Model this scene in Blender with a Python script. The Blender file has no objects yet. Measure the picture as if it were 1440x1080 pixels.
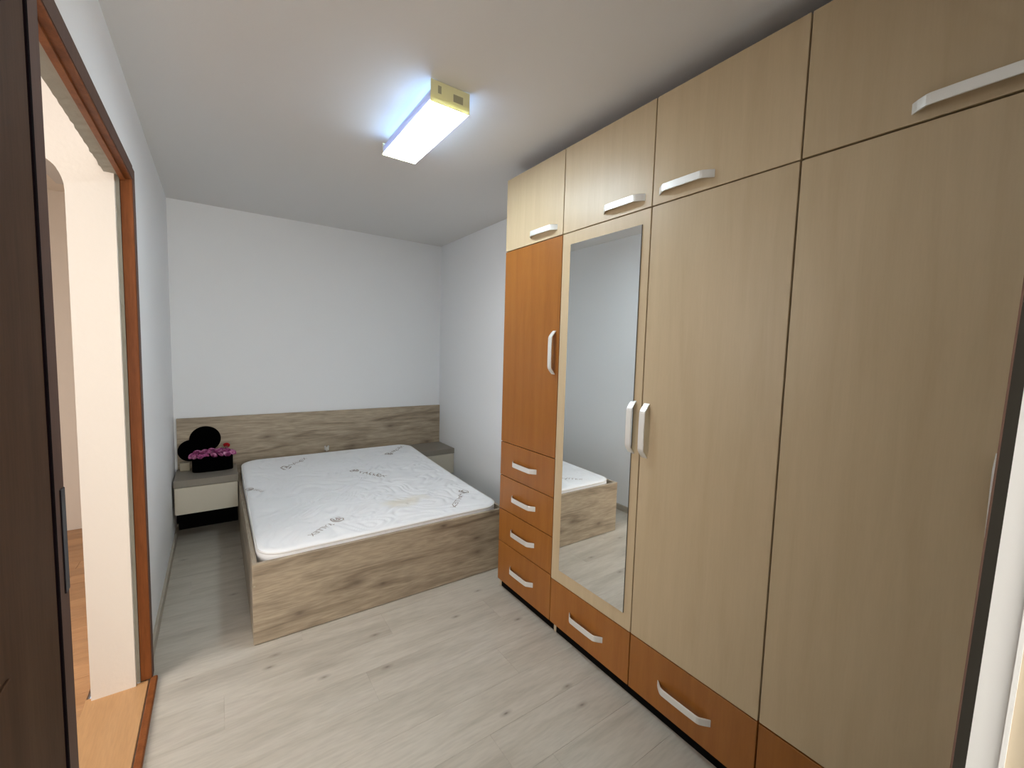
import bpy, bmesh, math, random
from mathutils import Vector, Matrix, noise
random.seed(7)
C = bpy.context.scene.collection
SC = bpy.context.scene

# ------------------------------------------------------------------ camera
r3 = Vector((0.81998146, -0.57174198, 0.02723085))
u3 = Vector((0.02158762, 0.07843057, 0.99668582))
f3 = Vector((0.57198286, 0.81667604, -0.07665416))
cam = bpy.data.cameras.new('camera'); cam.sensor_width = 36.0
cam.lens = 594.7042 / 1440 * 36.0; cam.clip_start = 0.01
co = bpy.data.objects.new('camera', cam); C.objects.link(co)
co.matrix_world = Matrix(((r3.x, u3.x, -f3.x, 0), (r3.y, u3.y, -f3.y, 0), (r3.z, u3.z, -f3.z, 1.5), (0, 0, 0, 1)))
SC.camera = co

# ------------------------------------------------------------------ world, lights, exposure
w = bpy.data.worlds.new('sky'); SC.world = w; w.use_nodes = True
w.node_tree.nodes['Background'].inputs[0].default_value = (0.75, 0.85, 1.0, 1)
w.node_tree.nodes['Background'].inputs[1].default_value = 0.6

def area(name, loc, aim, sx, sy, power, col):
    l = bpy.data.lights.new(name, 'AREA'); l.shape = 'RECTANGLE'; l.size = sx; l.size_y = sy
    l.energy = power; l.color = col
    o = bpy.data.objects.new(name, l); C.objects.link(o); o.location = loc
    o.rotation_euler = (Vector(aim) - Vector(loc)).to_track_quat('-Z', 'Y').to_euler()
    return o
area('daylight_from_the_entry', (0.25, -1.75, 1.45), (0.25, 1.0, 1.3), 1.3, 1.5, 25, (1.0, 0.945, 0.84))
area('daylight_in_the_hall', (-1.85, 1.65, 1.6), (-0.3, 1.95, 0.7), 1.2, 1.6, 22, (1.0, 0.95, 0.90))
LAMP_BOTTOM = 22.0
LAMP_TOP = 5.5
SC.view_settings.view_transform = 'Standard'
SC.view_settings.look = 'None'
SC.view_settings.gamma = 1.0
SC.view_settings.exposure = 1.0
SC.view_settings.use_curve_mapping = False
SC.cycles.use_denoising = True
SC.cycles.max_bounces = 10
SC.cycles.diffuse_bounces = 6
SC.cycles.sample_clamp_indirect = 6.0

# ------------------------------------------------------------------ materials
def mat(name, col, rough=0.5, metal=0.0, spec=0.5):
    m = bpy.data.materials.new(name); m.use_nodes = True
    b = m.node_tree.nodes['Principled BSDF']
    b.inputs['Base Color'].default_value = (*col, 1); b.inputs['Roughness'].default_value = rough
    b.inputs['Metallic'].default_value = metal; b.inputs['Specular IOR Level'].default_value = spec
    return m

def N(m, t, **kw):
    n = m.node_tree.nodes.new(t)
    for k, v in kw.items():
        if k.startswith('i_'): n.inputs[k[2:].replace('_', ' ')].default_value = v
        else: setattr(n, k, v)
    return n
def L(m, a, b): m.node_tree.links.new(a, b)

def ramp(m, fac, stops):
    r = N(m, 'ShaderNodeValToRGB'); e = r.color_ramp.elements
    while len(e) < len(stops): e.new(0.5)
    for el, (p, c) in zip(e, stops): el.position = p; el.color = (*c, 1)
    L(m, fac, r.inputs[0]); return r.outputs[0]

def coords(m, scale, rnd=0.0):
    tc = N(m, 'ShaderNodeTexCoord'); mp = N(m, 'ShaderNodeMapping')
    mp.inputs['Scale'].default_value = scale
    src = tc.outputs['Object']
    if rnd:
        oi = N(m, 'ShaderNodeObjectInfo'); mu = N(m, 'ShaderNodeMath', operation='MULTIPLY'); mu.inputs[1].default_value = rnd
        L(m, oi.outputs['Random'], mu.inputs[0])
        ad = N(m, 'ShaderNodeVectorMath', operation='ADD'); L(m, src, ad.inputs[0]); L(m, mu.outputs[0], ad.inputs[1]); src = ad.outputs[0]
    L(m, src, mp.inputs['Vector']); return mp.outputs[0]

def wood(name, cols, scale, rough=0.5, rnd=0.0, grain=0.35, knots=None, knotcol=(0.1, 0.07, 0.05), tone=0.0, bump=0.05, ns=2.0, spec=0.5, dist=0.6, upright=False):
    """stretched noise for the figure, finer noise for the pores, a few dark knots"""
    m = mat(name, cols[0], rough, spec=spec); b = m.node_tree.nodes['Principled BSDF']
    v = coords(m, scale, rnd)
    n1 = N(m, 'ShaderNodeTexNoise'); n1.inputs['Scale'].default_value = ns; n1.inputs['Detail'].default_value = 6; n1.inputs['Distortion'].default_value = dist
    L(m, v, n1.inputs['Vector'])
    c = ramp(m, n1.outputs['Fac'], [(0.28 + 0.44 * i / (len(cols) - 1), k) for i, k in enumerate(cols)])
    n2 = N(m, 'ShaderNodeTexNoise'); n2.inputs['Scale'].default_value = ns * 9; n2.inputs['Detail'].default_value = 4
    L(m, v, n2.inputs['Vector'])
    g = ramp(m, n2.outputs['Fac'], [(0.3, (1 - grain,) * 3), (0.62, (1, 1, 1))])
    mx = N(m, 'ShaderNodeMixRGB', blend_type='MULTIPLY'); mx.inputs[0].default_value = 1; L(m, c, mx.inputs[1]); L(m, g, mx.inputs[2])
    out = mx.outputs[0]
    if knots:
        ksc, kth = knots
        vk = coords(m, ksc, rnd * 1.7)
        vo = N(m, 'ShaderNodeTexVoronoi', voronoi_dimensions='2D'); vo.inputs['Scale'].default_value = 1.0
        if upright:                              # board standing in the XZ plane: turn Z into the texture's Y
            vr = N(m, 'ShaderNodeMapping'); vr.inputs['Rotation'].default_value = (-math.pi / 2, 0, 0); L(m, vk, vr.inputs['Vector']); vk = vr.outputs[0]
        L(m, vk, vo.inputs['Vector'])
        kf = ramp(m, vo.outputs['Distance'], [(0.0, (1.9, 1.9, 1.9)), (kth * 0.35, (0.8, 0.8, 0.8)), (kth, (0, 0, 0))])
        nn = N(m, 'ShaderNodeMath', operation='MULTIPLY'); L(m, n2.outputs['Fac'], nn.inputs[1])
        mk = N(m, 'ShaderNodeMixRGB'); nn.use_clamp = True
        sx = N(m, 'ShaderNodeSeparateColor'); L(m, vo.outputs['Color'], sx.inputs[0])
        gt = N(m, 'ShaderNodeMath', operation='GREATER_THAN'); gt.inputs[1].default_value = 0.62; L(m, sx.outputs[0], gt.inputs[0])
        kk = N(m, 'ShaderNodeMath', operation='MULTIPLY'); L(m, kf, kk.inputs[0]); L(m, gt.outputs[0], kk.inputs[1]); kf = kk.outputs[0]
        L(m, kf, nn.inputs[0]); L(m, nn.outputs[0], mk.inputs[0]); L(m, out, mk.inputs[1]); mk.inputs[2].default_value = (*knotcol, 1)
        out = mk.outputs[0]
    if tone:
        oi = N(m, 'ShaderNodeObjectInfo')
        tv = N(m, 'ShaderNodeMapRange'); tv.inputs['To Min'].default_value = 1 - tone; tv.inputs['To Max'].default_value = 1 + tone
        L(m, oi.outputs['Random'], tv.inputs['Value'])
        mt = N(m, 'ShaderNodeVectorMath', operation='SCALE'); L(m, out, mt.inputs[0]); L(m, tv.outputs[0], mt.inputs['Scale']); out = mt.outputs[0]
    L(m, out, b.inputs['Base Color'])
    if bump:
        bp = N(m, 'ShaderNodeBump'); bp.inputs['Strength'].default_value = bump; bp.inputs['Distance'].default_value = 0.002
        L(m, n2.outputs['Fac'], bp.inputs['Height']); L(m, bp.outputs[0], b.inputs['Normal'])
    return m

def plaster(name, col, rough=0.9, bump=0.08, sc=90):
    m = mat(name, col, rough, spec=0.2); b = m.node_tree.nodes['Principled BSDF']
    v = coords(m, (1, 1, 1)); n = N(m, 'ShaderNodeTexNoise'); n.inputs['Scale'].default_value = sc; n.inputs['Detail'].default_value = 3
    L(m, v, n.inputs['Vector'])
    bp = N(m, 'ShaderNodeBump'); bp.inputs['Strength'].default_value = bump; bp.inputs['Distance'].default_value = 0.003
    L(m, n.outputs['Fac'], bp.inputs['Height']); L(m, bp.outputs[0], b.inputs['Normal'])
    return m

M = {}
M['wall'] = plaster('white_wall_paint', (0.855, 0.87, 0.89))
M['ceiling'] = plaster('ceiling_paint', (0.72, 0.71, 0.70))
M['hall_wall'] = plaster('cream_hall_plaster', (0.84, 0.78, 0.71), bump=0.2, sc=60)
M['raw_plaster'] = plaster('raw_grey_plaster', (0.33, 0.315, 0.265), bump=0.5, sc=40)
M['white_paint'] = mat('white_gloss_paint', (0.80, 0.79, 0.78), 0.35)
M['floor'] = wood('pale_oak_laminate', [(0.40, 0.36, 0.305), (0.47, 0.43, 0.365), (0.53, 0.49, 0.425), (0.485, 0.44, 0.38)], (0.8, 5.0, 5.0), 0.30, 37.0, 0.12, ((2.6, 5.6, 5.6), 0.095), (0.19, 0.16, 0.13), 0.012, 0.03, 1.9)
M['oak'] = wood('grey_brown_oak_board', [(0.23, 0.175, 0.120), (0.38, 0.305, 0.22), (0.49, 0.40, 0.29), (0.36, 0.285, 0.205)], (0.75, 0.75, 7.5), 0.5, 0.0, 0.28, ((2.6, 2.6, 6.0), 0.25), (0.15, 0.11, 0.08), 0.0, 0.05, 1.7, dist=1.6, upright=True)
M['oak_side'] = wood('grey_brown_oak_rail', [(0.25, 0.20, 0.145), (0.38, 0.315, 0.235), (0.48, 0.40, 0.295)], (9.0, 1.0, 9.0), 0.5, 0.0, 0.3)
M['taupe'] = mat('taupe_laminate', (0.235, 0.21, 0.175), 0.35)
M['maple'] = wood('pale_maple_laminate', [(0.485, 0.372, 0.232), (0.512, 0.398, 0.252), (0.54, 0.42, 0.27)], (9.0, 9.0, 0.7), 0.38, 11.0, 0.03, None, (0, 0, 0), 0.015, 0.02, 2.5)
M['carcass'] = mat('wardrobe_carcass_brown', (0.20, 0.13, 0.075), 0.6)
M['maple_edge'] = mat('maple_edge_band', (0.50, 0.42, 0.31), 0.5)
M['orange'] = wood('orange_alder_laminate', [(0.275, 0.096, 0.013), (0.305, 0.110, 0.017), (0.33, 0.124, 0.021)], (9.0, 9.0, 0.7), 0.36, 11.0, 0.08, None, (0, 0, 0), 0.015, 0.02, 2.5)
M['black'] = mat('black_plinth_and_shade', (0.003, 0.003, 0.003), 0.8, spec=0.05)  # wardrobe plinth, and the painted shade below the nightstands
M['handle'] = mat('satin_silver_handle', (0.80, 0.80, 0.78), 0.42, 0.55)
M['mirror'] = mat('mirror_glass', (0.94, 0.97, 0.97), 0.015, 1.0)
M['mirror_edge'] = mat('mirror_edge', (0.09, 0.085, 0.08), 0.4)
M['cream_front'] = mat('cream_drawer_front', (0.60, 0.555, 0.46), 0.45)
M['dark_door'] = wood('dark_brown_door', [(0.062, 0.032, 0.018), (0.078, 0.042, 0.024), (0.088, 0.049, 0.028)], (7.0, 7.0, 0.6), 0.6, 0.0, 0.15, None, (0, 0, 0), 0, 0.03, 2.2, 0.06)
M['seal'] = mat('black_door_seal', (0.004, 0.002, 0.003), 0.9, spec=0.03)
M['frame_brown'] = wood('red_brown_frame', [(0.18, 0.053, 0.015), (0.235, 0.074, 0.021), (0.27, 0.09, 0.027)], (8.0, 8.0, 0.6), 0.45, 0.0, 0.2, None, (0, 0, 0), 0, 0.03, 2.5, 0.2)
M['frame_front'] = wood('mauve_brown_casing', [(0.105, 0.058, 0.043), (0.125, 0.070, 0.052)], (8.0, 8.0, 0.6), 0.55, 0.0, 0.15, None, (0, 0, 0), 0, 0.03, 2.5, 0.12)
M['threshold'] = wood('varnished_threshold', [(0.50, 0.275, 0.12), (0.56, 0.32, 0.15)], (9.0, 0.8, 9.0), 0.35, 0.0, 0.1)
M['parquet'] = wood('honey_parquet', [(0.44, 0.23, 0.10), (0.52, 0.29, 0.14), (0.58, 0.33, 0.16)], (1.2, 8.0, 8.0), 0.35, 23.0, 0.15, None, (0, 0, 0), 0.10)
M['baseboard'] = wood('beige_baseboard', [(0.40, 0.36, 0.29), (0.48, 0.43, 0.36)], (9.0, 0.8, 9.0), 0.5, 0.0, 0.15)
M['plate'] = mat('dark_strike_plate', (0.012, 0.009, 0.014), 0.35, 0.6)
M['jamb_dark'] = mat('charcoal_strip', (0.035, 0.031, 0.025), 0.8, spec=0.1)
M['lamp_cap'] = mat('yellowed_lamp_end', (0.62, 0.58, 0.34), 0.5)
_m = M['lamp_cap']; _b = _m.node_tree.nodes['Principled BSDF']; _b.inputs['Base Color'].default_value = (0.80, 0.76, 0.46, 1)
_t = N(_m, 'ShaderNodeBsdfTranslucent'); _t.inputs[0].default_value = (0.80, 0.74, 0.36, 1)
_x = N(_m, 'ShaderNodeMixShader'); _x.inputs[0].default_value = 0.12
L(_m, _b.outputs[0], _x.inputs[1]); L(_m, _t.outputs[0], _x.inputs[2]); L(_m, _x.outputs[0], _m.node_tree.nodes['Material Output'].inputs[0])
M['lamp_metal'] = mat('lamp_tray', (0.6, 0.6, 0.62), 0.5)
M['cap_shadow'] = mat('lamp_end_shadow_patch', (0.36, 0.34, 0.22), 0.6)
M['felt'] = mat('black_felt', (0.0012, 0.0012, 0.0015), 0.95, spec=0.0)
M['red'] = mat('red_ribbon', (0.55, 0.01, 0.02), 0.6)
M['cream_box'] = mat('cream_card', (0.45, 0.40, 0.30), 0.7)
M['print'] = mat('brown_woven_print', (0.40, 0.35, 0.33), 0.9)
M['white_card'] = mat('white_card', (0.93, 0.93, 0.91), 0.8)
M['piping'] = mat('mattress_piping', (0.80, 0.78, 0.76), 0.9)

def emit(name, col, s):
    m = bpy.data.materials.new(name); m.use_nodes = True; nt = m.node_tree; nt.nodes.clear()
    o = nt.nodes.new('ShaderNodeOutputMaterial'); e = nt.nodes.new('ShaderNodeEmission')
    e.inputs[0].default_value = (*col, 1); e.inputs[1].default_value = s; nt.links.new(e.outputs[0], o.inputs[0]); return m
M['lamp_bottom'] = emit('lit_diffuser', (0.80, 0.93, 1.0), LAMP_BOTTOM)
_m = M['lamp_side'] = mat('translucent_lamp_side', (0.62, 0.62, 0.72), 0.5)
_t = N(_m, 'ShaderNodeBsdfTranslucent'); _t.inputs[0].default_value = (0.75, 0.78, 0.95, 1)
_x = N(_m, 'ShaderNodeMixShader'); _x.inputs[0].default_value = 0.20
L(_m, _m.node_tree.nodes['Principled BSDF'].outputs[0], _x.inputs[1]); L(_m, _t.outputs[0], _x.inputs[2]); L(_m, _x.outputs[0], _m.node_tree.nodes['Material Output'].inputs[0])
M['lamp_tube'] = emit('cold_white_tube', (0.27, 0.53, 1.0), LAMP_TOP)

def petal():
    m = mat('pink_petals', (0.6, 0.15, 0.4), 0.8); b = m.node_tree.nodes['Principled BSDF']
    v = coords(m, (1, 1, 1), 5.0); n = N(m, 'ShaderNodeTexNoise'); n.inputs['Scale'].default_value = 30; L(m, v, n.inputs['Vector'])
    c = ramp(m, n.outputs['Fac'], [(0.3, (0.30, 0.045, 0.17)), (0.5, (0.52, 0.13, 0.36)), (0.68, (0.80, 0.42, 0.64))])
    L(m, c, b.inputs['Base Color']); return m
M['petal'] = petal()

def ticking():
    m = mat('white_quilted_ticking', (0.88, 0.89, 0.91), 0.95, spec=0.15); b = m.node_tree.nodes['Principled BSDF']
    v = coords(m, (1, 1, 1))
    sub = N(m, 'ShaderNodeVectorMath', operation='SUBTRACT'); L(m, v, sub.inputs[0]); sub.inputs[1].default_value = (1.02, 2.72, 0.45)
    mp = N(m, 'ShaderNodeMapping'); mp.inputs['Scale'].default_value = (2.6, 3.2, 0.0); L(m, sub.outputs[0], mp.inputs['Vector'])
    ln = N(m, 'ShaderNodeVectorMath', operation='LENGTH'); L(m, mp.outputs[0], ln.inputs[0])
    nz = N(m, 'ShaderNodeTexNoise'); nz.inputs['Scale'].default_value = 7; nz.inputs['Detail'].default_value = 4; L(m, v, nz.inputs['Vector'])
    ad = N(m, 'ShaderNodeMath', operation='ADD'); L(m, ln.outputs['Value'], ad.inputs[0]); L(m, nz.outputs['Fac'], ad.inputs[1])
    c = ramp(m, ad.outputs[0], [(0.55, (0.82, 0.79, 0.72)), (0.95, (0.88, 0.89, 0.91))])
    L(m, c, b.inputs['Base Color'])
    n2 = N(m, 'ShaderNodeTexNoise'); n2.inputs['Scale'].default_value = 240; L(m, v, n2.inputs['Vector'])
    bp = N(m, 'ShaderNodeBump'); bp.inputs['Strength'].default_value = 0.15; bp.inputs['Distance'].default_value = 0.002
    L(m, n2.outputs['Fac'], bp.inputs['Height']); L(m, bp.outputs[0], b.inputs['Normal'])
    return m
M['ticking'] = ticking()

# ------------------------------------------------------------------ helpers
def link(name, bm, m, parent=None, smooth=False, recalc=True):
    if recalc: bmesh.ops.recalc_face_normals(bm, faces=bm.faces)
    me = bpy.data.meshes.new(name); bm.to_mesh(me); bm.free()
    if smooth:
        for p in me.polygons: p.use_smooth = True
    me.materials.append(m)
    return put(name, me, parent)

def put(name, me, parent=None, loc=(0, 0, 0)):
    o = bpy.data.objects.new(name, me); C.objects.link(o); o.location = loc
    if parent: o.parent = parent
    return o

def box(bm, x0, x1, y0, y1, z0, z1, bev=0.0, seg=1):
    t = bmesh.new(); bmesh.ops.create_cube(t, size=1)
    for v in t.verts:
        v.co = Vector(((x0 + x1) / 2 + v.co.x * (x1 - x0), (y0 + y1) / 2 + v.co.y * (y1 - y0), (z0 + z1) / 2 + v.co.z * (z1 - z0)))
    if bev: bmesh.ops.bevel(t, geom=t.edges[:], offset=bev, segments=seg, affect='EDGES', profile=0.5)
    me = bpy.data.meshes.new('t'); t.to_mesh(me); t.free(); bm.from_mesh(me); bpy.data.meshes.remove(me)
    return bm

def bx(name, dims, m, parent=None, bev=0.0, seg=1):
    return link(name, box(bmesh.new(), *dims, bev, seg), m, parent)

def tag(o, label=None, cat=None, group=None, kind=None):
    if label: o['label'] = label
    if cat: o['category'] = cat
    if group: o['group'] = group
    if kind: o['kind'] = kind
    return o

def empty(name, loc, label=None, cat=None, group=None, kind=None):
    o = bpy.data.objects.new(name, None); C.objects.link(o); o.location = loc; o.empty_display_size = 0.1
    return tag(o, label, cat, group, kind)

def adopt(o, root):
    """parent a mesh built in world coordinates under an Empty placed elsewhere"""
    o.parent = root; o.location = o.location - root.location
    return o
def part(root, name, dims, m, bev=0.0, seg=1):
    return adopt(bx(name, dims, m, None, bev, seg), root)

# ------------------------------------------------------------------ room shell
XL, XR, YB, H = -0.2875, 1.995, 4.235, 2.594
YO0, YO1, ZO = 1.215, 2.342, 2.15          # clear opening to the hall
HX = -0.455                                 # hall side of the left wall
def struct(name, dims, m, label=None):
    o = bx(name, dims, m); tag(o, label, None, None, 'structure'); return o

struct('wall_back', (XL - 0.2, XR + 0.15, YB, YB + 0.15, -0.05, H), M['wall'], 'white back wall above the headboard')
struct('wall_right', (XR, XR + 0.15, -0.1, YB, -0.05, H), M['wall'], 'white wall behind the wardrobe')
bm = bmesh.new()
box(bm, HX + 0.004, XL, 2.395, YB, -0.05, H)
box(bm, HX + 0.004, XL, -2.2, 1.12, -0.05, H)
box(bm, -0.345, XL, 1.12, 2.395, 2.206, H)
tag(link('wall_left', bm, M['wall']), 'white wall with the doorway to the hall', None, None, 'structure')
struct('ceiling', (-0.9, XR + 0.15, -2.3, YB + 0.15, H, H + 0.1), M['ceiling'], 'plain pale grey ceiling')

# laminate floor: a base with single planks
fl = bx('floor', (XL - 0.02, XR + 0.1, -2.2, YB + 0.05, -0.03, -0.008), M['carcass']); tag(fl, 'pale grey oak laminate floor', None, None, 'structure')
PW, PL = 0.196, 1.29
pm = {}
def plank_mesh(l, wd, m):
    key = (round(l, 3), round(wd, 3), m.name)
    if key not in pm:
        b = bmesh.new(); box(b, -l / 2, l / 2, -wd / 2, wd / 2, -0.008, 0, 0.0006)
        me = bpy.data.meshes.new('plank'); b.to_mesh(me); b.free(); me.materials.append(m); pm[key] = me
    return pm[key]
row = 0; y = 4.235 - PW / 2
offs = [0.0, 0.52, 0.21, 0.78, 0.36, 0.9, 0.62, 0.12]
while y > -2.1:
    x = XL - offs[row % 8] * PL
    while x < XR + 0.05:
        a, b_ = max(x, XL + 0.002), min(x + PL, XR)
        if b_ - a > 0.03:
            put('plank', plank_mesh(b_ - a - 0.0003, PW - 0.0003, M['floor']), fl, ((a + b_) / 2, y, 0.0))
        x += PL
    y -= PW; row += 1

# baseboards
struct('baseboard_left', (XL, XL + 0.013, 2.40, 4.199, 0.0, 0.055), M['baseboard'], 'beige skirting along the left wall')
struct('baseboard_right', (XR - 0.013, XR, 2.2, 3.85, 0.0, 0.055), M['baseboard'], 'beige skirting beside the bed')

# near wall with the doorway the photograph is taken from
struct('wall_near', (0.47, XR, -0.10, 0.03, -0.03, H), M['wall'], 'white wall at the end of the wardrobe')
t1 = empty('trim_1', (0.45, 0, 0), 'white door jamb beside the nearest wardrobe door', None, None, 'structure')
def slant(name, x0, x1, y0, y1, m):
    b = bmesh.new(); box(b, x0, x1, y0, y1, 0.0, 2.12)
    for v in b.verts: v.co.y += 0.0216 * (1.56 - v.co.z)
    return adopt(link(name, b, m), t1)
slant('jamb_board', 0.45, 0.468, 0.0175, 0.0345, M['white_paint'])
slant('stop_bead', 0.447, 0.452, 0.0165, 0.019, M['white_paint'])
slant('dark_strip', 0.449, 0.456, 0.0340, 0.0405, M['jamb_dark'])  # charcoal strip along the jamb edge
slant('strip_lip', 0.447, 0.452, 0.0402, 0.0412, M['frame_front'])
slant('casing_board', 0.452, 0.47, -0.10, 0.0165, M['maple_edge'])

# entry behind the camera (only its light and reflections reach the picture)
struct('wall_entry', (-0.30, 1.05, -2.3, -2.2, -0.03, H), M['wall'])
struct('wall_entry_side', (0.95, 1.05, -2.2, -0.10, -0.03, H), M['wall'])

# doorway to the hall: casing, threshold, raw plaster edge and thick reveal
d1 = empty('door_1', (-0.28, 1.78, 0), 'red-brown wooden door frame open to the bright hall', None, None, 'structure')
XF = -0.262
part(d1, 'far_jamb', (-0.302, XF - 0.002, YO1, 2.395, 0.012, 2.206), M['frame_brown'], 0.002)
part(d1, 'far_casing', (XF - 0.002, XF, YO1 + 0.001, 2.395, 0.012, 2.2), M['frame_front'])
part(d1, 'header', (-0.302, XF - 0.002, 1.12, YO1, ZO, 2.206), M['frame_brown'], 0.002)
part(d1, 'header_stop', (-0.300, -0.284, YO0, YO1, ZO - 0.008, ZO), M['frame_brown'])
part(d1, 'header_casing', (XF - 0.002, XF, 1.10, YO1 + 0.001, ZO + 0.004, 2.206), M['frame_front'])
part(d1, 'near_jamb', (-0.302, XF - 0.002, 1.12, YO0, 0.012, ZO), M['frame_brown'], 0.002)
nc = part(d1, 'near_casing', (XF - 0.002, XF, 1.10, YO0, 0.012, 2.206), M['frame_front'])
bm = bmesh.new(); box(bm, XF, XF + 0.0025, 1.185, 1.212, 0.985, 1.20, 0.001)
sp = link('strike_plate', bm, M['plate'], nc); sp['label'] = 'dark metal strike plate'
th = part(d1, 'threshold', (HX - 0.02, -0.275, 1.10, 2.34, -0.008, 0.012), M['threshold'], 0.002)
part(d1, 'threshold_strip', (-0.270, -0.245, 1.10, 2.352, -0.004, 0.017), M['frame_brown'], 0.004)
# raw plaster edge next to the frame, slightly uneven
def rough_strip(name, x0, x1, a, b2, axis):
    b = bmesh.new(); n = 46
    top = []
    for i in range(n + 1):
        t = a + (b2 - a) * i / n
        j = 0.0035 * noise.noise(Vector((t * 23, 3.1, axis)))
        if axis == 0:
            ring = [(x0, YO1 - 0.001, t), (x1 + j, YO1 - 0.001 + j, t), (x1 + j, YO1 + 0.05, t), (x0, YO1 + 0.05, t)]
        else:
            ring = [(x0, t, ZO + 0.006), (x1 + j, t, ZO + 0.006 + j), (x1 + j, t, 2.206), (x0, t, 2.206)]
        top.append([b.verts.new(q) for q in ring])
    for i in range(n):
        for k in range(4):
            b.faces.new((top[i][k], top[i][(k + 1) % 4], top[i + 1][(k + 1) % 4], top[i + 1][k]))
    b.faces.new(top[0]); b.faces.new(top[-1])
    o = link(name, b, M['raw_plaster']); return adopt(o, d1)
rough_strip('plaster_edge', -0.303, -0.3155, 0.012, 2.206, 0)
rough_strip('plaster_lintel', -0.303, -0.345, 1.12, YO1 + 0.04, 1)
bm = bmesh.new()
box(bm, HX, -0.3155, YO1 - 0.022, 2.40, 0.0, H)                 # reveal that shows as the cream pier
bmesh.ops.recalc_face_normals(bm, faces=bm.faces)
tag(link('wall_reveal', bm, M['hall_wall']), 'cream plastered reveal inside the doorway', None, None, 'structure')
# hall beyond
struct('wall_hall', (-2.3, HX, 4.63, 4.75, -0.03, 2.6), M['hall_wall'], 'cream far wall of the hall')
struct('wall_hall_side', (-2.4, -2.3, -0.6, 4.75, -0.03, 2.6), M['hall_wall'])
struct('wall_hall_partition', (HX - 0.006, HX + 0.004, 2.40, 4.63, -0.03, 2.6), M['hall_wall'])
struct('wall_hall_end', (-2.3, HX, -0.7, -0.6, -0.03, 2.6), M['hall_wall'])
struct('ceiling_hall', (-2.4, HX + 0.004, -0.7, 4.75, 2.6, 2.7), M['hall_wall'])
# wall with a rounded arch that starts from the reveal
bm = bmesh.new(); n = 12; R_ = 0.16; ZA = 2.06
prof = [(HX, 0.0 + ZA)] + [(HX - R_ * (1 - math.cos(math.pi / 2 * i / n)), ZA + R_ * math.sin(math.pi / 2 * i / n)) for i in range(1, n + 1)] + [(-1.9, ZA + R_), (-1.9, 2.6), (HX, 2.6)]
vs = [[bm.verts.new((x, yy, z)) for x, z in prof] for yy in (YO1 - 0.022, 2.40)]
bm.faces.new(vs[0]); bm.faces.new(vs[1])
for i in range(len(prof)):
    j = (i + 1) % len(prof); bm.faces.new((vs[0][i], vs[0][j], vs[1][j], vs[1][i]))
tag(link('wall_hall_arch', bm, M['hall_wall']), 'rounded cream arch in the hall beside the doorway', None, None, 'structure')
hf = bx('floor_hall', (-2.3, HX - 0.02, -0.6, 4.63, -0.03, -0.008), M['carcass']); tag(hf, 'honey parquet floor of the hall', None, None, 'structure')
y = 4.57; row = 0
while y > 1.2:
    x = HX - 0.0215 - (0.62 if row % 2 else 0.31) * 1 - 0.62
    while x < HX - 0.03:
        a, b_ = x, min(x + 0.62, HX - 0.022)
        if b_ - a > 0.05: put('plank', plank_mesh(b_ - a - 0.0015, 0.115, M['parquet']), hf, ((a + b_) / 2, y, 0))
        x += 0.62
    y -= 0.1165; row += 1

# dark door leaf standing open along the left wall
d2 = empty('door_2', (-0.262, 0.16, 0), 'dark brown door leaf open against the left wall', None, None, 'structure')
YE = 1.105
part(d2, 'leaf_panel', (-0.286, -0.252, 0.16, YE - 0.012, 0.012, 2.085), M['dark_door'], 0.003)
part(d2, 'leaf_seal', (-0.284, -0.2495, YE - 0.014, YE, 0.012, 2.098), M['seal'], 0.002)
part(d2, 'top_seal', (-0.284, -0.2495, 0.16, YE, 2.085, 2.098), M['seal'], 0.002)
part(d2, 'inner_moulding', (-0.252, -0.2485, 0.62, 0.862, 0.30, 1.02), M['dark_door'], 0.001)

# ------------------------------------------------------------------ wardrobe
XW = 1.4488
A = [2.172, 1.656, 1.122, 0.592, 0.082]
ZB, ZD, ZS, ZT = 0.051, 0.2941, 2.0952, 2.5157
DR = [0.9426, 0.7304, 0.5171, 0.3079, ZB]
G = 0.0022
def handle_mesh():
    """flat strip bent out from the front with slanted, softly rounded ends; along local Y, out along -X"""
    Lh, hw, P, T = 0.114, 0.0138, 0.030, 0.0045
    c = [(-Lh, 0.0), (-Lh + 0.012, 0.0125), (-Lh + 0.024, 0.0225), (-Lh + 0.031, 0.0275), (-Lh + 0.040, P), (-0.03, P + 0.001)]
    c = c + [(-a, p) for a, p in reversed(c)]
    b = bmesh.new(); rings = []
    for i, (yy, p) in enumerate(c):
        a, d = c[max(0, i - 1)], c[min(len(c) - 1, i + 1)]
        tx, ty = d[0] - a[0], d[1] - a[1]; ln = math.hypot(tx, ty); nx, ny = -ty / ln, tx / ln
        o = (yy, p); q = (yy - nx * T, max(0.0, p - ny * T))
        e = 0.0012
        ring = [(-o[1], o[0], -hw + e), (-o[1], o[0], hw - e), (-(o[1] * .75 + q[1] * .25), o[0] * .75 + q[0] * .25, hw), (-q[1], q[0], hw), (-q[1], q[0], -hw), (-(o[1] * .75 + q[1] * .25), o[0] * .75 + q[0] * .25, -hw)]
        rings.append([b.verts.new(v) for v in ring])
    for i in range(len(rings) - 1):
        for k in range(6): b.faces.new((rings[i][k], rings[i][(k + 1) % 6], rings[i + 1][(k + 1) % 6], rings[i + 1][k]))
    b.faces.new(rings[0]); b.faces.new(rings[-1])
    bmesh.ops.recalc_face_normals(b, faces=b.faces)
    me = bpy.data.meshes.new('handle'); b.to_mesh(me); b.free(); me.materials.append(M['handle']); return me
HM = handle_mesh()
def handle(parent, y, z, vert=False):
    o = put('handle', HM, parent, (XW, y, z))
    if vert: o.rotation_euler = (math.pi / 2, 0, 0)
    return o
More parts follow.
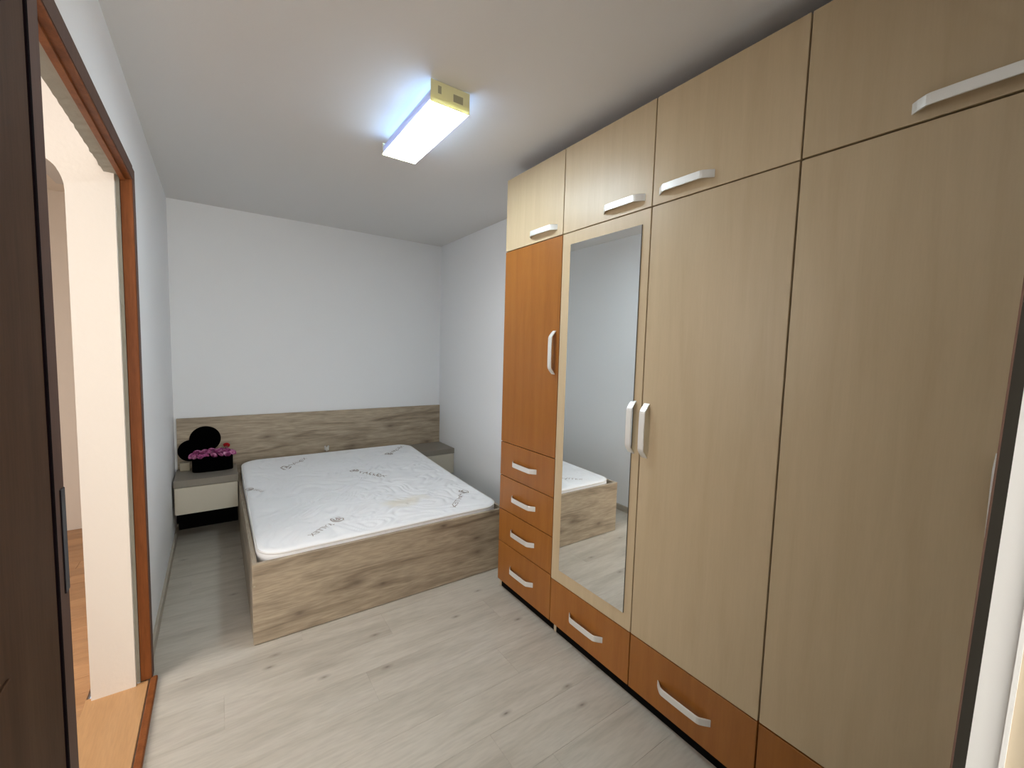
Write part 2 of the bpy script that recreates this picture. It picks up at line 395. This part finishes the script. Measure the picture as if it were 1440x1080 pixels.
def front(root, name, y0, y1, z0, z1, m, g=G):
    return part(root, name, (XW, XW + 0.018, y0 + g, y1 - g, z0 + g, z1 - g), m, 0.0012)
def front_w(root, name, y0, y1, z0, z1, m, g=G):
    """front whose children use world coordinates: mesh in world space, object at minus the root's place"""
    return front(root, name, y0, y1, z0, z1, m, g)

def lower_unit(name, label, y0, y1, posts):
    root = empty(name, ((XW + XR) / 2, (y0 + y1) / 2, 0), label, 'wardrobe')
    part(root, 'carcass', (XW + 0.0215, XR - 0.01, y0 + 0.001, y1 - 0.001, ZB + 0.012, ZS - 0.003), M['carcass'])
    part(root, 'plinth', (XW + 0.022, XW + 0.04, y0 + 0.001, y1 - 0.001, 0.0, ZB + 0.012), M['black'])
    for p in posts:
        part(root, 'side_panel', (XW + 0.0195, XR - 0.008, p, p + 0.018, 0.0, ZS - 0.003), M['maple_edge'])
    return root
def upper_unit(name, label, y0, y1):
    root = empty(name, ((XW + XR) / 2, (y0 + y1) / 2, ZS), label, 'top cabinet')
    part(root, 'carcass', (XW + 0.0215, XR - 0.01, y0 + 0.001, y1 - 0.001, ZS + 0.001, ZT - 0.001), M['carcass'])
    return root

u = lower_unit('tall_drawer_cabinet', 'narrow orange cabinet with a tall door above four drawers, beside the bed', A[1], A[0], [])
part(u, 'side_panel', (XW + 0.0195, XR - 0.008, A[0] - 0.018, A[0], 0.0, ZS - 0.003), M['maple_edge'])
d = front(u, 'door', A[1], A[0], DR[0], ZS, M['orange']); handle(d, 1.696, 1.50, True)
for i in range(4):
    d = front(u, 'drawer', A[1], A[0], DR[i + 1], DR[i], M['orange']); handle(d, 1.922, (DR[i] + DR[i + 1]) / 2 - 0.004)
u = lower_unit('mirrored_wardrobe', 'double wardrobe with a tall mirror on one of its two pale doors', A[3], A[1], [A[1] - 0.036])
d = front(u, 'door', A[2], A[1], ZD, ZS, M['maple']); d['label'] = 'pale door carrying the mirror'
handle(d, 1.164, 1.193, True)
me_ = bx('mirror', (XW - 0.0045, XW, 1.163, 1.592, 0.365, 2.035), M['mirror'], d, 0.0012)
me_['label'] = 'tall frameless mirror'
me_.data.materials.append(M['mirror_edge'])
for p in me_.data.polygons:
    if abs(p.normal.x) < 0.9: p.material_index = 1 if p.normal.y < -0.5 else 0
d = front(u, 'door', A[3], A[2], ZD, ZS, M['maple'], 0.0025); d['label'] = 'plain pale door'
handle(d, 1.097, 1.188, True)
d = front(u, 'drawer', A[2], A[1], ZB, ZD, M['orange']); handle(d, 1.391, 0.167)
d = front(u, 'drawer', A[3], A[2], ZB, ZD, M['orange']); handle(d, 0.862, 0.166)
u = lower_unit('single_wardrobe', 'single plain wardrobe door nearest the doorway, at the picture edge', A[4], A[3], [])
d = front(u, 'door', A[4], A[3], ZD, ZS, M['maple'], 0.003); handle(d, 0.130, 1.186, True)
d = front(u, 'drawer', A[4], A[3], ZB, ZD, M['orange'], 0.003); handle(d, 0.34, 0.166)
u = upper_unit('top_cabinet', 'small pale top cabinet over the narrow orange cabinet', A[1], A[0])
d = front(u, 'door', A[1], A[0], ZS, ZT, M['maple']); handle(d, 1.814, 2.143)
u = upper_unit('top_cabinet', 'pale two-door top cabinet above the mirrored wardrobe', A[3], A[1])
d = front(u, 'door', A[2], A[1], ZS, ZT, M['maple']); handle(d, 1.271, 2.142)
d = front(u, 'door', A[3], A[2], ZS, ZT, M['maple']); handle(d, 0.977, 2.144)
u = upper_unit('top_cabinet', 'pale top cabinet above the plain wardrobe nearest the doorway', A[4], A[3])
d = front(u, 'door', A[4], A[3], ZS, ZT, M['maple'], 0.003); handle(d, 0.234, 2.134)

# ------------------------------------------------------------------ bed
XB0, XB1, YF, ZF = 0.1218, 1.622, 2.3525, 0.4186
bed = empty('bed_frame', ((XB0 + XB1) / 2, 3.2, 0), 'grey-brown oak double bed frame with plain boxed sides', 'bed')
part(bed, 'footboard', (XB0, XB1, YF, YF + 0.022, 0.004, ZF), M['oak'], 0.0012)
part(bed, 'side_rail', (XB0 + 0.001, XB0 + 0.023, YF + 0.022, 4.19, 0.004, ZF), M['oak_side'], 0.0012)
part(bed, 'side_rail', (XB1 - 0.023, XB1 - 0.001, YF + 0.022, 4.19, 0.004, ZF), M['oak_side'], 0.0012)
part(bed, 'slat_base', (XB0 + 0.023, XB1 - 0.023, YF + 0.022, 4.19, 0.20, 0.23), M['oak_side'])
sc_ = part(bed, 'cam_cap', (XB0 + 0.003, XB0 + 0.012, YF - 0.0015, YF, 0.305, 0.313), M['cream_box'], 0.0005)
hb = empty('headboard', ((XL + XR) / 2, 4.22, 0), 'wide grey-brown oak headboard panel across the back wall', 'headboard')
part(hb, 'panel', (XL + 0.017, XR - 0.002, 4.212, 4.232, 0.235, 0.897), M['oak'], 0.0012)
part(hb, 'shade_panel', (XL + 0.001, XR - 0.014, 4.20, 4.232, 0.0, 0.235), M['black'])  # black sheet painting in the shade under the floating nightstands

def nightstand(x0, x1, label, group='nightstands by the bed'):
    r = empty('nightstand', ((x0 + x1) / 2, 4.03, 0.235), label, 'nightstand', group)
    part(r, 'top', (x0, x1, 3.852, 4.211, 0.438, 0.4905), M['taupe'], 0.0015)
    part(r, 'side_panel', (x0 + 0.001, x0 + 0.017, 3.870, 4.2, 0.235, 0.438), M['taupe'])
    part(r, 'side_panel', (x1 - 0.017, x1 - 0.001, 3.870, 4.2, 0.235, 0.438), M['taupe'])
    part(r, 'bottom_panel', (x0 + 0.017, x1 - 0.017, 3.872, 4.2, 0.235, 0.25), M['taupe'])
    part(r, 'drawer', (x0 + 0.006, x1 - 0.004, 3.852, 3.870, 0.236, 0.435), M['cream_front'], 0.001)
    return r
nightstand(-0.2765, 0.1195, 'floating nightstand with cream drawer carrying the black flower box')
nightstand(1.625, 1.993, 'empty floating nightstand half hidden behind the mattress')

# mattress
def ztop(yy): return 0.448 + 0.085 * max(0.0, (yy - 2.4) / 1.75) ** 1.6
def quilt(x, yy):
    p = Vector((x * 4.6, yy * 6.0, 0.3))
    wv = Vector((noise.noise(p * 0.7), noise.noise(p * 0.7 + Vector((9, 4, 2))), 0)) * 0.7
    f = noise.noise(p + wv) * 2.6
    g = abs(f - round(f * 1.6) / 1.6)
    line = math.exp(-(g / 0.10) ** 2)
    return -0.0095 * line + 0.0075 * noise.noise(Vector((x * 8, yy * 13, 5))) + 0.004 * noise.noise(Vector((x * 3, yy * 5, 1)))
MX0, MX1, MY0, MY1 = 0.147, 1.605, 2.380, 4.135
def outline(inset, n=44, rad=0.13):
    pts = []
    r = max(0.004, rad - inset)
    a, b2, c2, d2_ = MX0 + inset, MX1 - inset, MY0 + inset, MY1 - inset
    for cx, cy, a0 in ((b2 - r, d2_ - r, 0), (a + r, d2_ - r, 90), (a + r, c2 + r, 180), (b2 - r, c2 + r, 270)):
        for i in range(13):
            t = math.radians(a0 + 90 * i / 12); pts.append(Vector((cx + r * math.cos(t), cy + r * math.sin(t))))
    # resample evenly
    out = []; tot = [0.0]
    for i in range(len(pts)): tot.append(tot[-1] + (pts[(i + 1) % len(pts)] - pts[i]).length)
    M_ = 420
    k = 0
    for j in range(M_):
        s = tot[-1] * j / M_
        while tot[k + 1] < s: k += 1
        t = (s - tot[k]) / max(1e-9, tot[k + 1] - tot[k]); out.append(pts[k].lerp(pts[(k + 1) % len(pts)], t))
    return out
bm = bmesh.new(); rings = []
cx, cy = (MX0 + MX1) / 2, (MY0 + MY1) / 2
for inset, dz in ((0.012, -0.20), (0.002, -0.19), (0.0, -0.05), (0.0, -0.030), (0.003, -0.018), (0.010, -0.008), (0.022, -0.002)):
    rings.append([bm.verts.new((p.x, p.y, max(0.232, ztop(p.y) + dz))) for p in outline(inset)])
base = outline(0.022)
NR = 84
for k in range(1, NR):
    s = 1 - k / NR
    ring = []
    for p in base:
        x, yy = cx + (p.x - cx) * s, cy + (p.y - cy) * s
        ed = min(x - MX0, MX1 - x, yy - MY0, MY1 - yy)
        ring.append(bm.verts.new((x, yy, ztop(yy) + min(1, ed / 0.07) * quilt(x, yy))))
    rings.append(ring)
n = len(base)
for a, b2 in zip(rings, rings[1:]):
    for i in range(n): bm.faces.new((a[i], a[(i + 1) % n], b2[(i + 1) % n], b2[i]))
cv = bm.verts.new((cx, cy, ztop(cy) + quilt(cx, cy)))
for i in range(n): bm.faces.new((rings[-1][i], rings[-1][(i + 1) % n], cv))
bm.faces.new(rings[0])
mt = link('mattress', bm, M['ticking'], None, True)
tag(mt, 'white quilted bare mattress with small brown woven logos', 'mattress')
# piping cord along the upper edge
def cord(name, pts, r, m, parent, seg=6):
    b = bmesh.new(); rs = []; k = len(pts)
    for i in range(k):
        t = (pts[(i + 1) % k] - pts[i - 1]).normalized(); s = t.cross(Vector((0, 0, 1))).normalized(); uu = s.cross(t)
        rs.append([b.verts.new(pts[i] + (s * math.cos(q) + uu * math.sin(q)) * r) for q in (2 * math.pi * j / seg for j in range(seg))])
    for i in range(k):
        for j in range(seg): b.faces.new((rs[i][j], rs[i][(j + 1) % seg], rs[(i + 1) % k][(j + 1) % seg], rs[(i + 1) % k][j]))
    return link(name, b, m, parent, True)
cord('piping', [Vector((p.x, p.y, ztop(p.y) - 0.013)) for p in outline(0.004)], 0.005, M['piping'], mt)

# woven logos: an oval badge and a word, laid on the quilted surface
def logo(ax, ay, bx_, by_, h, oval=0.034, word='VALLEX'):
    d = Vector((bx_ - ax, by_ - ay)); ln = d.length; d.normalize(); up = Vector((-d.y, d.x))
    cu = bpy.data.curves.new('t', 'FONT'); cu.body = word; cu.size = 1.0; cu.resolution_u = 2
    to = bpy.data.objects.new('t', cu); C.objects.link(to)
    bpy.context.view_layer.update()
    me = bpy.data.meshes.new_from_object(to.evaluated_get(bpy.context.evaluated_depsgraph_get()))
    bpy.data.objects.remove(to); bpy.data.curves.remove(cu)
    b = bmesh.new(); b.from_mesh(me); bpy.data.meshes.remove(me)
    bmesh.ops.subdivide_edges(b, edges=[e for e in b.edges if e.calc_length() > 0.25], cuts=2)
    xs = [v.co.x for v in b.verts]; x0, x1 = min(xs), max(xs)
    for v in b.verts:
        s = oval * 1.25 + (v.co.x - x0) / (x1 - x0) * (ln - oval * 1.25); t = (v.co.y - 0.35) * h * 1.5
        q = Vector((ax, ay)) + d * s + up * t; v.co = Vector((q.x, q.y, 0))
    # oval ring with two inner leaf strokes
    K = 22
    for rr0, rr1 in ((1.0, 0.80),):
        o_, i_ = [], []
        for k in range(K):
            a = 2 * math.pi * k / K
            for lst, rr in ((o_, rr0), (i_, rr1)):
                q = Vector((ax, ay)) + d * (oval * rr * math.cos(a)) + up * (oval * 1.05 * rr * math.sin(a)); lst.append(b.verts.new((q.x, q.y, 0)))
        for k in range(K): b.faces.new((o_[k], o_[(k + 1) % K], i_[(k + 1) % K], i_[k]))
    for off in (-0.3, 0.12, 0.45):
        pr = []
        for k in range(9):
            t = -0.62 + 1.24 * k / 8; bend = 0.25 * (1 - (t / 0.62) ** 2); wd = 0.12 * (1 - (t / 0.62) ** 2) + 0.02
            c1 = Vector((ax, ay)) + up * (oval * t) + d * (oval * (off + bend - wd - 0.12)); c2 = Vector((ax, ay)) + up * (oval * t) + d * (oval * (off + bend + wd - 0.12))
            pr.append((b.verts.new((c1.x, c1.y, 0)), b.verts.new((c2.x, c2.y, 0))))
        for k in range(8): b.faces.new((pr[k][0], pr[k][1], pr[k + 1][1], pr[k + 1][0]))
    for v in b.verts:
        ed = min(v.co.x - MX0, MX1 - v.co.x, v.co.y - MY0, MY1 - v.co.y)
        v.co.z = ztop(v.co.y) + max(0, min(1, ed / 0.07)) * quilt(v.co.x, v.co.y) + 0.0022
    for f in b.faces:
        f.normal_update()
        if f.normal.z < 0: f.normal_flip()
    o = link('woven_logo', b, M['print'], mt, False, False); return o
LOGOS = [((474, 731), (436, 755), 0.034, 0.038), ((652, 691), (637, 714), 0.036, 0.036), ((402, 657), (430, 644), 0.034, 0.040),
         ((498, 662), (543, 670), 0.036, 0.036), ((547, 638), (566, 627), 0.034, 0.036), ((351, 688), (372, 690), 0.03, 0.025)]
LOGO_XY = []
for a, b2, h, ov in LOGOS:
    pq = []
    for px, py in (a, b2):
        dr = r3 * ((px - 720) / 594.7042) - u3 * ((py - 540) / 594.7042) + f3
        z = 0.46
        for _ in range(6):
            t = (z - 1.5) / dr.z; P = dr * t; z = ztop(P.y)
        pq += [P.x, min(P.y, MY1 - 0.02)]
    LOGO_XY.append(pq); logo(*pq, h, ov)

# ------------------------------------------------------------------ things on the nightstand
ZN = 0.4905
fb = empty('flower_box', (-0.04, 4.085, ZN), 'black oval box full of pink artificial roses on the nightstand', 'flower box')
def stadium(hx, hy, n=40, p=3.2):
    out = []
    for i in range(n):
        a = 2 * math.pi * i / n; c, s = math.cos(a), math.sin(a)
        out.append((hx * math.copysign(abs(c) ** (2 / p), c), hy * math.copysign(abs(s) ** (2 / p), s)))
    return out
bm = bmesh.new(); rr = []
for z, k in ((0.0, 0.985), (0.003, 1.0), (0.118, 1.0), (0.122, 0.99), (0.122, 0.94), (0.100, 0.93)):
    rr.append([bm.verts.new((x * k, y * k, z)) for x, y in stadium(0.134, 0.058)])
n = len(rr[0])
for a, b2 in zip(rr, rr[1:]):
    for i in range(n): bm.faces.new((a[i], a[(i + 1) % n], b2[(i + 1) % n], b2[i]))
bm.faces.new(rr[0]); bm.faces.new(rr[-1])
link('box', bm, M['felt'], fb)
def rose_mesh():
    b = bmesh.new(); rnd = random.Random(3)
    for layer, (cnt, rad, tilt, zz, sz) in enumerate(((6, 0.017, 0.75, 0.004, 0.0165), (5, 0.011, 0.35, 0.010, 0.0150), (4, 0.006, 0.10, 0.014, 0.0125))):
        for k in range(cnt):
            a = 2 * math.pi * k / cnt + layer * 0.5 + rnd.uniform(-.1, .1)
            ca, sa = math.cos(a), math.sin(a)
            pts = []
            for i in range(4):
                for j in range(4):
                    s = (i / 3 - 0.5) * 2; t = j / 3
                    wd = sz * (0.55 + 0.75 * math.sin(t * 2.4)) * s
                    outw = rad * 0.3 + t * sz * 0.9 * math.sin(tilt) + 0.35 * rad * (1 - s * s) + 0.004 * t * t
                    up = zz + t * sz * 1.15 * math.cos(tilt) - 0.003 * s * s * t
                    pts.append(b.verts.new((ca * outw - sa * wd, sa * outw + ca * wd, up)))
            for i in range(3):
                for j in range(3): b.faces.new((pts[i * 4 + j], pts[i * 4 + j + 1], pts[i * 4 + 5 + j], pts[i * 4 + 4 + j]))
    me = bpy.data.meshes.new('rose'); b.to_mesh(me); b.free(); me.materials.append(M['petal'])
    for p in me.polygons: p.use_smooth = True
    return me
RM = rose_mesh(); rnd = random.Random(11)
spots = [(x * 0.94, y * 0.92, 0.118) for i, (x, y) in enumerate(stadium(0.138, 0.060, 24, 2.6))] + [(0.10 * math.cos(a) * k, 0.038 * math.sin(a) * k, 0.138 + 0.006 * (1 - k)) for k in (1.0, 0.5) for a in [2 * math.pi * i / (11 if k == 1 else 5) + k for i in range(11 if k == 1 else 5)]]
for sx, sy, sz in spots:
    o = put('rose', RM, fb, (sx, sy, sz))
    out = 0.75 if sz < 0.12 else 0.25
    o.rotation_euler = (-out * sy / 0.06 + rnd.uniform(-.2, .2), out * sx / 0.14 + rnd.uniform(-.2, .2), rnd.uniform(0, 6.28))
    o.scale = (rnd.uniform(0.85, 1.12),) * 3
# round black lids propped against the headboard
def lid(name, cx_, cz, r, y0, tilt, label):
    b = bmesh.new(); K = 40; prof = [(0.0, 0.0), (r * 0.96, 0.0), (r, 0.003), (r, 0.010), (r * 0.97, 0.0125), (r * 0.90, 0.0135), (r * 0.85, 0.012), (0.0, 0.0125)]
    rs = []
    for rad, h in prof:
        rs.append([b.verts.new((0, h, 0))] if rad == 0 else [b.verts.new((rad * math.cos(2 * math.pi * k / K), h, rad * math.sin(2 * math.pi * k / K))) for k in range(K)])
    for a, c in zip(rs, rs[1:]):
        for k in range(K):
            if len(a) == 1: b.faces.new((a[0], c[k], c[(k + 1) % K]))
            elif len(c) == 1: b.faces.new((a[k], a[(k + 1) % K], c[0]))
            else: b.faces.new((a[k], a[(k + 1) % K], c[(k + 1) % K], c[k]))
    o = link(name, b, M['felt'], None, False); o.location = (cx_, y0, cz); o.rotation_euler = (tilt, 0, 0); o.rotation_euler.z = 0
    return tag(o, label, 'lid', 'black lids behind the flower box')
lid('round_lid', -0.088, 0.722, 0.105, 4.197, 0.0, 'upper black round disc rising behind the flower box')
lid('round_lid', -0.182, 0.640, 0.086, 4.1825, 0.0, 'lower black round disc between the flower box and the left wall')
bm = bmesh.new(); box(bm, -0.032, 0.032, -0.03, 0.03, 0, 0.0625, 0.003)
o = link('card_box', bm, M['cream_box']); o.location = (-0.222, 4.172, ZN); tag(o, 'small cream card box under the lower black disc', 'box')
# one red rose standing a little above the pink ones
RR = RM.copy(); RR.materials[0] = M['red']
o = put('red_rose', RR, fb, (0.09, 0, 0.178)); o.rotation_euler = (0.5, 0.2, 0); o.scale = (0.95, 0.95, 1.1)
o['label'] = 'single red rose standing above the pink ones'
bm = bmesh.new(); box(bm, -0.0012, 0.0012, -0.0012, 0.0012, -0.06, 0.004); link('stem', bm, M['felt'], o)
# scrap of white paper between mattress and headboard
bm = bmesh.new(); K = 8
g = [[bm.verts.new((0.042 * (i / K - 0.5), 0.006 * math.sin(i * 1.7 + j), 0.045 * j / 4 + 0.006 * math.sin(i * 1.1))) for j in range(5)] for i in range(K + 1)]
for i in range(K):
    for j in range(4): bm.faces.new((g[i][j], g[i + 1][j], g[i + 1][j + 1], g[i][j + 1]))
r_ = bmesh.ops.solidify(bm, geom=bm.faces[:], thickness=0.0015)
o = link('paper_scrap', bm, M['white_card'], None, True); o.location = (0.823, 4.150, 0.532)
tag(o, 'white paper scrap tucked between the mattress and the headboard', 'paper')

# ------------------------------------------------------------------ ceiling lamp
LX0, LX1, LY0, LY1, LZ = 0.735, 0.912, 1.675, 2.285, 2.505
lamp = empty('ceiling_light', ((LX0 + LX1) / 2, (LY0 + LY1) / 2, H), 'lit rectangular ceiling light with a yellowed end cap', 'ceiling light')
part(lamp, 'diffuser', (LX0, LX1, LY0 + 0.006, LY1 - 0.006, LZ, LZ + 0.006), M['lamp_bottom'], 0.002)
for x0 in (LX0, LX1 - 0.004):
    part(lamp, 'diffuser_side', (x0, x0 + 0.004, LY0 + 0.006, LY1 - 0.006, LZ + 0.006, LZ + 0.040), M['lamp_side'])
cap = part(lamp, 'end_cap', (LX0 - 0.001, LX1 + 0.001, LY0, LY0 + 0.006, LZ - 0.001, H - 0.003), M['lamp_cap'], 0.0015); cap['label'] = 'yellowed end cap'
part(lamp, 'end_cap', (LX0 - 0.001, LX1 + 0.001, LY1 - 0.006, LY1, LZ - 0.001, LZ + 0.06), M['lamp_cap'], 0.0015)
part(lamp, 'light_block', (LX0 + 0.005, LX1 - 0.005, LY0 + 0.008, LY1 - 0.008, LZ + 0.007, LZ + 0.009), M['lamp_metal'])  # added opaque sheet, unseen, blocks the diffuser's light towards the ceiling
part(lamp, 'tray', (LX0 + 0.03, LX1 - 0.03, LY0 + 0.01, LY1 - 0.01, H - 0.016, H), M['lamp_metal'])
for x0 in (LX0 + 0.012, LX1 - 0.028):
    part(lamp, 'tube', (x0, x0 + 0.016, LY0 + 0.03, LY1 - 0.03, LZ + 0.030, LZ + 0.046), M['lamp_tube'], 0.006, 2)
part(lamp, 'socket_shadow', (LX0 + 0.03, LX0 + 0.045, LY0 - 0.0006, LY0 + 0.001, LZ + 0.038, LZ + 0.068), M['cap_shadow'])  # socket shadows painted as dark patches on the end cap
part(lamp, 'socket_shadow', (LX0 + 0.10, LX0 + 0.145, LY0 - 0.0006, LY0 + 0.001, LZ + 0.028, LZ + 0.058), M['cap_shadow'])
